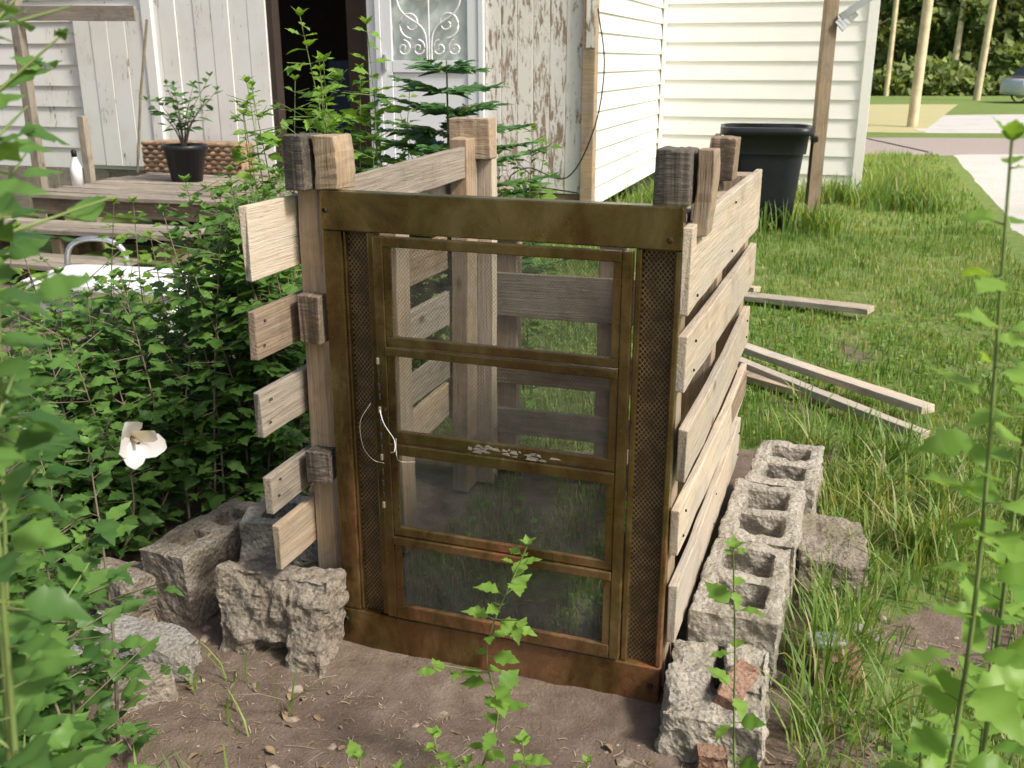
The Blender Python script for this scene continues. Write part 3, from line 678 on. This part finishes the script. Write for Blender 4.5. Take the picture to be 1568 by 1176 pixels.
# ---------------------------------------------------------------- street things
def pole(x,y,r,h=9,lean=0,arms=False):
    e=empty('utility_pole',(x,y,0))
    tube_obj('shaft',[(0,0,-.1),(lean*.5,0,h*.5),(lean,0,h)],r,r*.7,M['pole'],e,12)
    if arms: board('crossarm',(lean-1.1,0,h-.6),(lean+1.1,0,h-.6),(0,0,1),.12,.1,M['wood_brown'],e)
pole(9.35,24,.12,9,.1,True); pole(24.5,58,.18,10,.3,True); pole(16.6,46,.12,9,0,True); pole(18.4,41,.14,9,.3,True)
car=empty('parked_car',(20.6,38.5,0),R(4))
sec=[(-2.2,.45,.62,.5),(-2.15,.3,.85,.78),(-1.3,.25,.92,.86),(1.3,.25,.95,.88),(2.1,.28,.82,.8),(2.2,.42,.62,.55)]
V=[];F=[]
for x_,zb,zt,w in sec:
    V+=[(x_,-w,zb),(x_,-w*1.03,(zb+zt)/2),(x_,-w*.92,zt),(x_,w*.92,zt),(x_,w*1.03,(zb+zt)/2),(x_,w,zb)]
for i in range(5):
    for k in range(6): F.append((i*6+k,(i+1)*6+k,(i+1)*6+(k+1)%6,i*6+(k+1)%6))
F+=[(0,1,2,3,4,5),(35,34,33,32,31,30)]
mesh_obj('body',V,F,M['carpaint'],car,smooth=True)
V=[(-1.9,-.74,.9),(-1.9,.74,.9),(-1.35,-.6,1.42),(-1.35,.6,1.42),(.35,-.6,1.45),(.35,.6,1.45),(1.15,-.74,.93),(1.15,.74,.93)]
mesh_obj('windows',V,[(0,2,3,1),(2,4,5,3),(4,6,7,5),(0,6,4,2),(1,3,5,7)],M['carglass'],car)
mesh_obj('roof',[(-1.36,-.61,1.425),(-1.36,.61,1.425),(.36,-.61,1.455),(.36,.61,1.455),(-.5,-.58,1.49),(-.5,.58,1.49)],[(0,4,5,1),(4,2,3,5)],M['carpaint'],car)
for p in(-.55,.45): box('pillar_%.1f'%p,(p-.04,-.70,.9),(p+.04,-.655,1.3),M['carpaint'],car)
for x_ in(-1.35,1.4):
    for y_ in(-.86,.70):
        tube_obj('wheel',[(x_,y_,.33),(x_,y_+.08,.33),(x_,y_+.16,.33)],.33,.33,M['tyre'],car,20)
        V_,F_=tube([(x_,y_-.006,.33),(x_,y_+.08,.33)],.2,.2,16); np_mesh('hub',V_,[F_],M['metal'],car)
        mesh_obj('hubface',[tuple(p) for p in V_[:16]],[tuple(range(16))],M['metal'],car)

def tree(name,loc,h,rad,nleaf,seed,lf=.28):
    rs=random.Random(seed); pl=Plant()
    pl.stem(smoothpts([(0,0,-.2),(.1,0,h*.3),(-.1,.1,h*.6),(0,0,h*.9)],10),rad*.06,.04,1,8)
    cl=[]
    for k in range(30):
        a=rs.random()*6.28; z=h*rs.uniform(.10,.97); rr=rad*math.sqrt(max(.05,1-((z/h-.5)/.6)**2))*rs.uniform(.35,1)
        c=np.array([rr*math.cos(a),rr*math.sin(a),z]); cl.append((c,rs.uniform(.16,.32)*rad))
        pl.stem(smoothpts([(0,0,max(.3,z*.6)),tuple(c*.5+np.array([0,0,z*.35])),tuple(c)],5),.07,.02,1,5)
    P=[];Rr=[]
    per=nleaf//len(cl)
    for c,r in cl:
        d=RNG.normal(size=(per,3)); d/=np.linalg.norm(d,axis=1)[:,None]; q=c+d*(r*RNG.uniform(.5,1.15,per)**.6)[:,None]*np.array([1.2,1.2,.8])
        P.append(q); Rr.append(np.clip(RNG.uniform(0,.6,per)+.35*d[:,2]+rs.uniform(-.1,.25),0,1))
    P=np.concatenate(P); n_=len(P); D=RNG.normal(size=(n_,3)); N=RNG.normal(size=(n_,3))*.7+np.array([.5,-.6,.8])
    pl.leaves(P,D,N,RNG.uniform(.6,1.3,n_)*lf,LT_LOW,rnd=np.concatenate(Rr),wide=1.3)
    o=pl.build(name,[M['leaf_t'],M['bark']]); o.location=loc
for k,(x_,y_,h_,r_) in enumerate(((22,66,9,5),(28,60,6.5,4.5),(34,66,10,6),(27.5,80,12,6),(19,74,8,5),(42,66,10,6),(33,86,13,6),(24,88,11,6))):
    tree('deciduous_tree',(x_,y_,0),h_,r_,5500,k+1,.5)
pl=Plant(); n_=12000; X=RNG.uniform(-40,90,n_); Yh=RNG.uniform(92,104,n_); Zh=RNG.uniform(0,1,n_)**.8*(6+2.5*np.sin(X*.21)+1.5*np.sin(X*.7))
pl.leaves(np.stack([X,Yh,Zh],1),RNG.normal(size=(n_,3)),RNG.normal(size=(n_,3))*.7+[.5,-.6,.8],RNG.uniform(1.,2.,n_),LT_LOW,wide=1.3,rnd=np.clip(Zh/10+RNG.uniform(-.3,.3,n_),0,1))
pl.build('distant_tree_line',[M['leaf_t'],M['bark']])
pl=Plant(); n_=5000; X=RNG.uniform(12,34,n_); Zh=RNG.uniform(0,1,n_)*(1.1+.5*np.sin(X*.9)); Yh=RNG.uniform(46,48.5,n_)
pl.leaves(np.stack([X+3,Yh,Zh],1),RNG.normal(size=(n_,3)),RNG.normal(size=(n_,3))*.7+[.5,-.6,.8],RNG.uniform(.25,.45,n_),LT_LOW,wide=1.3)
pl.build('hedge',[M['leaf_t'],M['bark']])

# ---------------------------------------------------------------- grass
def blades(name,P,hmin,hmax,w,mat=None,lean=.5,rb=0.,levels=3):
    n=len(P); P=np.asarray(P,float); a=RNG.uniform(0,2*np.pi,n)
    pn=np.array([noise.noise(Vector((p[0]*1.1,p[1]*1.1,31)))+.5*noise.noise(Vector((p[0]*4,p[1]*4,33))) for p in P])
    h=RNG.uniform(hmin,hmax,n)*np.clip(1-.5*pn,.5,1.5); le=RNG.uniform(.1,1,n)*lean*h
    dx=np.cos(a);dy=np.sin(a); px=-dy;py=dx; w=np.asarray(w)*RNG.uniform(.6,1.3,n)
    def lv(f,wf):
        c=np.stack([P[:,0]+dx*le*f**2,P[:,1]+dy*le*f**2,P[:,2]+h*(f-.25*f*f*le/h)],1); o=np.stack([px*w*wf,py*w*wf,np.zeros(n)],1); return c-o,c+o
    L=[lv(0,.8),lv(.4,1.),lv(.75,.7),lv(1,.08)] if levels==3 else [lv(0,.9),lv(.55,.9),lv(1,.1)]
    nv=len(L)*2
    V=np.stack([q for l in L for q in l],1).reshape(-1,3)
    b=(np.arange(n)*nv)[:,None]
    F=np.concatenate([b+np.array([2*i,2*i+1,2*i+3,2*i+2]) for i in range(len(L)-1)])
    r=np.clip(RNG.uniform(0,.62,n)+.35*pn+.12+rb,0,.88); r=np.where(RNG.uniform(0,1,n)<.08+.12*(pn>.15),1.,r)
    return np_mesh(name,V,[F],mat or M['grass'],rnd=np.repeat(r,nv))
def onroad(x,y):
    e=np.interp(y,[5.2,7.6,9.8,13.4,17],[3.4,3.9,4.7,5.9,7.1]); return (x>e+.02 and x<e+4.3 and y>5) or y>17
def inbin(x,y):
    u=(x+.456)*.943-(y-2.39)*.333; v_=(x+.456)*.333+(y-2.39)*.943
    return -.1<u<1.12 and -.2<v_<1.36, (0.02<u<.85 and .1<v_<1.15)
def inhouse(x,y):
    rx,ry=x-.6,y-8.7; lx=rx*.951-ry*.309; ly=rx*.309+ry*.951
    return (lx<0 and ly>-.05) or (lx<2.3 and ly>3.6) or (-3.8<lx<-.3 and ly>-2)
def scatter(n,x0,x1,y0,y1,cond):
    out=[]
    for _ in range(n):
        x=random.uniform(x0,x1);y=random.uniform(y0,y1)
        if cond(x,y): out.append((x,y,gh(x,y)-.003))
    return out
def lawn(x,y):
    if onroad(x,y) or inhouse(x,y): return False
    i,s=inbin(x,y)
    if i: return s and noise.noise(Vector((x*5,y*5,2)))>-.3
    d=dirtmask(x,y)
    return random.random()>d and (noise.noise(Vector((x*3,y*3,11)))>-.22 or random.random()<.3)
blades('lawn_grass',scatter(44000,-.4,2.6,1.0,4.4,lawn),.025,.085,.0022)
blades('lawn_grass',scatter(56000,-.6,5.2,4.3,9.2,lawn),.025,.075,.0038,levels=2)
blades('lawn_grass',scatter(26000,.5,9,9,17,lawn),.03,.08,.007,rb=.08,levels=2)
pl=Plant(); q=scatter(10000,-.3,3.6,1.3,6.0,lawn); n_=len(q); q=np.array(q)
pl.leaves(q+np.stack([np.zeros(n_),np.zeros(n_),RNG.uniform(.01,.05,n_)],1),RNG.normal(size=(n_,3))*[1,1,.3],RNG.normal(size=(n_,3))*.5+[0,0,1],RNG.uniform(.012,.035,n_),LT_LOW,wide=1.1)
pl.build('lawn_weeds',[M['leaf_y'],M['stem']])
def tuft(cx_,cy_,n,r):
    return [(cx_+random.gauss(0,r),cy_+random.gauss(0,r),0) for _ in range(n)]
T=[]
for k in range(70):
    p=binpt(1.2+abs(random.gauss(0,.10)),random.uniform(-.1,1.6),0); T+=tuft(p[0],p[1],14,.022)
for k in range(46):
    T+=tuft(random.uniform(1.15,2.3),random.uniform(2.4,4.2),10,.03)
blades('tall_grass',T,.08,.21,.003,lean=.9,rb=.05)
T=[]
for k in range(26):
    T+=tuft(random.uniform(1.12,1.55),random.uniform(2.75,3.7),20,.03)
blades('tall_grass',T,.14,.28,.0042,lean=1.0,rb=-.1)
T=[]
for k in range(26):
    p=hl(random.uniform(.1,2.4),random.uniform(3.1,3.5),0); T+=tuft(p[0],p[1],40,.08)
for k in range(60):
    p=hl(random.uniform(2.45,3.1),random.uniform(2.6,7.5),0); T+=tuft(p[0],p[1],40,.12)
for k in range(6):
    T+=tuft(2.8+random.uniform(-.2,.2),9.25+random.uniform(-.2,.1),20,.06)
for k in range(8):
    T+=tuft(random.uniform(1.7,2.9),random.uniform(8.85,9.0),22,.08)
for k in range(30):
    p=hl(random.uniform(.15,.6),random.uniform(-.3,3.4),0); T+=tuft(p[0],p[1],30,.08)
blades('tall_grass',T,.12,.36,.007,lean=.8,rb=.0)
T=[]
for k in range(18):
    T+=tuft(random.uniform(-1.3,-.55),random.uniform(1.7,2.25),6,.02)
for k in range(30): T+=tuft(random.uniform(.6,1.2),random.uniform(1.4,2.1),8,.02)
blades('weed_grass',T,.04,.15,.0026,lean=1.1)

# ---------------------------------------------------------------- debris on the soil
def dirtarea(x,y): return dirtmask(x,y)>.4 and not inbin(x,y)[0]
V=[];F=[]
for (x,y,z) in scatter(3200,-1.4,1.2,1.2,2.9,dirtarea)+scatter(900,-.5,1.2,2.4,3.7,lambda x,y:inbin(x,y)[1]):
    L=random.uniform(.006,.028) if random.random()<.93 else random.uniform(.04,.08);a=random.random()*6.28;w=random.uniform(.0005,.0012);dx,dy=math.cos(a)*L/2,math.sin(a)*L/2;px,py=-math.sin(a)*w,math.cos(a)*w
    z+=.005;o=len(V);t=random.uniform(-.004,.006);bx_,by_=px*random.uniform(-6,6),py*random.uniform(-6,6)
    V+=[(x-dx-px,y-dy-py,z),(x-dx+px,y-dy+py,z),(x+bx_+px,y+by_+py,z+.003),(x+bx_-px,y+by_-py,z+.003),(x+dx+px,y+dy+py,z+t),(x+dx-px,y+dy-py,z+t)]; F+=[(o,o+1,o+2,o+3),(o+3,o+2,o+4,o+5)]
mesh_obj('straw_litter',V,F,M['straw'])
pl=Plant(); q=scatter(420,-1.4,1.2,1.2,2.6,dirtarea); n_=len(q)
pl.leaves(np.array(q)+[0,0,.008],RNG.normal(size=(n_,3))*[1,1,.15],RNG.normal(size=(n_,3))*.3+[0,0,1],RNG.uniform(.010,.032,n_),LT_OVAL,fold=.6)
pl.build('dead_leaf_litter',[M['deadleaf'],M['stem']])
V=[];F=[]
bm=bmesh.new(); bmesh.ops.create_icosphere(bm,subdivisions=1,radius=1); IV=[v.co.copy() for v in bm.verts]; IF=[tuple(v.index for v in f.verts) for f in bm.faces]; bm.free()
for (x,y,z) in scatter(4200,-1.4,1.3,1.2,2.9,dirtarea):
    s=random.uniform(.002,.006) if random.random()<.94 else random.uniform(.008,.02); o=len(V); sx,sy,sz=s*random.uniform(.7,1.4),s*random.uniform(.7,1.4),s*random.uniform(.5,.9)
    V+=[(x+v.x*sx*random.uniform(.8,1.2),y+v.y*sy,z+v.z*sz) for v in IV]; F+=[tuple(i+o for i in f) for f in IF]
mesh_obj('soil_clods',V,F,plain('soil_clod',(.28,.22,.175),.95,0,.5,30))

# ---------------------------------------------------------------- shrubs
def curve(b,t,bow=.12):
    m_=[(b[i]+t[i])/2 for i in range(3)]; return [b,(m_[0]+random.uniform(-bow,bow)*.5,m_[1]+random.uniform(-bow,bow)*.5,m_[2]),t]
def group(pl,n,xr,yr,hr,spread=.2,**k):
    for _ in range(n):
        x=random.uniform(*xr);y=random.uniform(*yr);h=random.uniform(*hr)
        shoot(pl,curve((x,y,0),(x+random.uniform(-spread,spread),y+random.uniform(-spread,spread),h)),**k)
pl=Plant()
group(pl,26,(-1.0,-.72),(2.95,3.6),(.8,1.15),spread=.12,size=(.05,.085),gap=.03,young=.4)
group(pl,20,(-1.4,-1.0),(2.9,3.5),(.6,.88),spread=.15,size=(.05,.085),gap=.03,young=.4)
group(pl,34,(-2.1,-1.2),(2.6,3.5),(.48,.76),size=(.05,.085),gap=.030,young=.4)
group(pl,16,(-1.5,-1.1),(2.6,3.0),(.3,.5),size=(.05,.085),gap=.028,young=.1)
group(pl,12,(-2.4,-1.5),(3.5,4.4),(.40,.62),size=(.05,.085),gap=.035,young=.4)
pl.build('rose_of_sharon_bush',[M['leaf'],M['stem_w']])
pl=Plant()
group(pl,16,(-1.12,-.88),(1.45,1.9),(.45,.85),spread=.07,size=(.045,.075),gap=.03,young=.3)
group(pl,10,(-1.02,-.84),(1.35,1.7),(1.3,1.75),size=(.045,.075),gap=.030,spread=.05)
group(pl,9,(-.80,-.62),(1.05,1.3),(.2,.48),size=(.05,.08),gap=.03,spread=.06,young=.5)
pl.build('rose_of_sharon_bush',[M['leaf'],M['stem_w']])
pl=Plant()
shoot(pl,[(-.55,.82,0),(-.50,.80,.6),(-.44,.78,1.2),(-.42,.78,1.72)],size=(.05,.075),gap=.04,young=.2,twigs=.2)
shoot(pl,[(-.60,.95,0),(-.57,.92,.6),(-.52,.92,1.1),(-.48,.95,1.65)],size=(.045,.07),gap=.04,young=.3,twigs=.3)
shoot(pl,[(-.70,1.1,0),(-.66,1.1,.6),(-.60,1.1,1.1),(-.53,1.1,1.62)],size=(.045,.07),gap=.04,young=.3,twigs=.3)
shoot(pl,[(-.50,.85,0),(-.49,.86,.4),(-.46,.86,.82)],size=(.055,.08),gap=.04,young=.7,twigs=.1)
pl.build('rose_of_sharon_bush',[M['leaf'],M['stem']])
pl=Plant()
group(pl,13,(-1.0,-.35),(3.7,4.3),(1.15,1.5),size=(.05,.08),gap=.05,spread=.12,young=.3)
shoot(pl,curve((-.62,4.1,0),(-.80,4.0,1.66)),size=(.07,.11),gap=.05,young=.6)
shoot(pl,curve((-.45,4.1,0),(-.55,4.0,1.63)),size=(.07,.11),gap=.05,young=.6)
shoot(pl,curve((-.8,4.1,0),(-1.02,4.0,1.42)),size=(.06,.10),gap=.05,young=.6)
shoot(pl,curve((-.75,4.1,0),(-.72,4.0,1.5)),size=(.07,.11),gap=.045,young=.6)
group(pl,12,(-.55,.15),(4.0,4.5),(.95,1.25),size=(.05,.085),gap=.035,spread=.15,young=.3)
pl.build('rose_of_sharon_bush',[M['leaf_y'],M['stem']])
pl=Plant()
group(pl,7,(-2.0,-1.3),(3.6,4.4),(.70,.98),size=(.05,.08),gap=.055,spread=.15,young=.4,twigs=.1)
pl.build('rose_of_sharon_bush',[M['leaf_y'],M['stem_w']])
pl=Plant()
shoot(pl,[(-.10,1.72,0),(-.03,1.75,.2),(-.05,1.74,.38),(.03,1.75,.60)],size=(.035,.06),gap=.036,per=2,start=.1,twigs=.1,r0=.003,young=.8)
shoot(pl,[(-.12,1.70,0),(-.14,1.68,.12),(-.16,1.7,.2)],size=(.03,.05),gap=.03,twigs=0,r0=.002,young=.8)
shoot(pl,[(.0,1.66,0),(.03,1.66,.1),(.02,1.68,.2)],size=(.03,.05),gap=.03,twigs=0,r0=.002,young=.8)
pl.build('hibiscus_sapling',[M['leaf_y'],M['stem']])
pl=Plant()
shoot(pl,[(.45,1.60,0),(.43,1.62,.25),(.42,1.63,.45),(.40,1.62,.66)],size=(.04,.06),gap=.07,per=2,start=.3,twigs=0,r0=.003,young=.8)
pl.build('hibiscus_sapling',[M['leaf_y'],M['stem']])
pl=Plant()
shoot(pl,[(.58,1.0,0),(.51,.96,.5),(.49,.93,.95),(.455,.93,1.43)],size=(.045,.07),gap=.04,per=2,start=.2,twigs=.05,r0=.005,young=.7)
shoot(pl,[(.64,1.05,0),(.60,1.04,.45),(.58,1.04,.9),(.56,1.03,1.28)],size=(.045,.07),gap=.04,per=2,start=.2,twigs=.05,r0=.005,young=.7)
shoot(pl,[(.54,1.05,0),(.52,1.0,.3),(.49,1.0,.72)],size=(.05,.075),gap=.035,per=2,start=.2,twigs=.1,r0=.004,young=.7)
shoot(pl,[(.68,1.2,0),(.68,1.2,.4),(.66,1.2,.85)],size=(.05,.075),gap=.045,per=2,start=.2,twigs=.1,r0=.004,young=.6)
group(pl,11,(.42,.68),(.95,1.15),(.25,.52),size=(.05,.08),gap=.035,spread=.05,young=.6,twigs=.1)
pl.build('rose_of_sharon_bush',[M['leaf_y'],M['stem']])
pl=Plant()
for _ in range(18):
    x=random.choice([random.uniform(-.85,-.1),random.uniform(.1,.6)]); y=random.uniform(1.42,1.72); h=random.uniform(.06,.18)
    shoot(pl,curve((x,y,0),(x+.02,y,h),.02),size=(.03,.055),gap=.025,twigs=0,r0=.002,young=.4)
pl.build('ground_weeds',[M['leaf_y'],M['stem']])
pl=Plant(); bx,by=-.25,4.0
pl.stem([(bx,by,0),(bx,by,.8),(bx,by,1.5)],.012,.003)
ps=[];ds=[];ns=[];ss=[]
for i in range(12):
    z=.60+i*.078; L=.42*(1-((z-.5)/1.05)**2.2)+.07
    for k in range(5):
        a=k*1.2566+i*.5+random.uniform(-.25,.25); e=np.array([math.cos(a),math.sin(a),random.uniform(.05,.3)])
        p0=np.array([bx,by,z]); pl.stem([p0,p0+e*L*.5+[0,0,.01],p0+e*L],.003,.001,1,3)
        nl=int(L/.014)
        for q in range(nl):
            f=(q+1)/nl; s_=np.array([-math.sin(a),math.cos(a),0])
            for sg in(-1,1):
                ps.append(p0+e*L*f); ds.append(s_*sg+e*.9+[0,0,random.uniform(-.1,.4)]); ns.append([random.uniform(-.4,.4),random.uniform(-.8,.0),1]); ss.append(.095*(1-.5*f)*random.uniform(.7,1.2))
pl.leaves(ps,ds,ns,ss,LT_NEED,droop=.2,fold=0,wide=1.6)
pl.build('evergreen_seedling',[M['leaf_e'],M['stem_w']])
fl=empty('hibiscus_flower',(-.656,1.60,.885)); fl.rotation_euler=(R(100),R(30),R(50))
pl=Plant(); T5=leaf_template([0,.2,.45,.7,.9,1.0],[.05,.2,.34,.40,.28,.06])
aa=[k*1.2566 for k in range(5)]
pl.leaves([(0,0,0)]*5,[(math.cos(a),math.sin(a),1.3+.3*math.sin(k_*2.1)) for k_,a in enumerate(aa)],[(-math.cos(a),-math.sin(a),.8) for a in aa],[.055,.05,.058,.05,.054],T5,droop=.45,fold=.25)
pl.build('petals',[M['petal'],M['stem']],fl)
tube_obj('stamen',[(0,0,0),(0,0,.015),(0,0,.03)],.004,.003,M['straw'],fl)
tube_obj('throat',[(0,0,-.012),(0,0,.0),(0,0,.008)],.003,.006,M['crim'],fl)

# ---------------------------------------------------------------- light & camera
az=R(125); el=R(46)
sd=Vector((math.sin(az)*math.cos(el),math.cos(az)*math.cos(el),math.sin(el)))
L=bpy.data.lights.new('sun','SUN'); L.energy=4.4; L.angle=R(10); L.color=(1,.95,.86)
so=bpy.data.objects.new('sun',L); so.rotation_euler=sd.to_track_quat('Z','Y').to_euler(); col.objects.link(so)
w=bpy.data.worlds.new('World'); sc.world=w; w.use_nodes=True; nt=w.node_tree
bg=nt.nodes['Background']; sky=nt.nodes.new('ShaderNodeTexSky'); sky.sky_type='NISHITA'; sky.sun_disc=False; sky.sun_elevation=el; sky.sun_rotation=az; sky.dust_density=5; sky.air_density=1.0
nt.links.new(sky.outputs[0],bg.inputs[0]); bg.inputs[1].default_value=.15
cam=bpy.data.cameras.new('camera'); cam.lens=35; cam.sensor_width=36; cam.clip_end=2000; cam.clip_start=.05
co=bpy.data.objects.new('camera',cam); co.location=(0,0,1.5); co.rotation_euler=(R(72),0,0); col.objects.link(co)
cam.dof.use_dof=True; cam.dof.focus_distance=2.6; cam.dof.aperture_fstop=8
sc.camera=co
sc.view_settings.view_transform='Standard'; sc.view_settings.look='None'; sc.view_settings.exposure=0
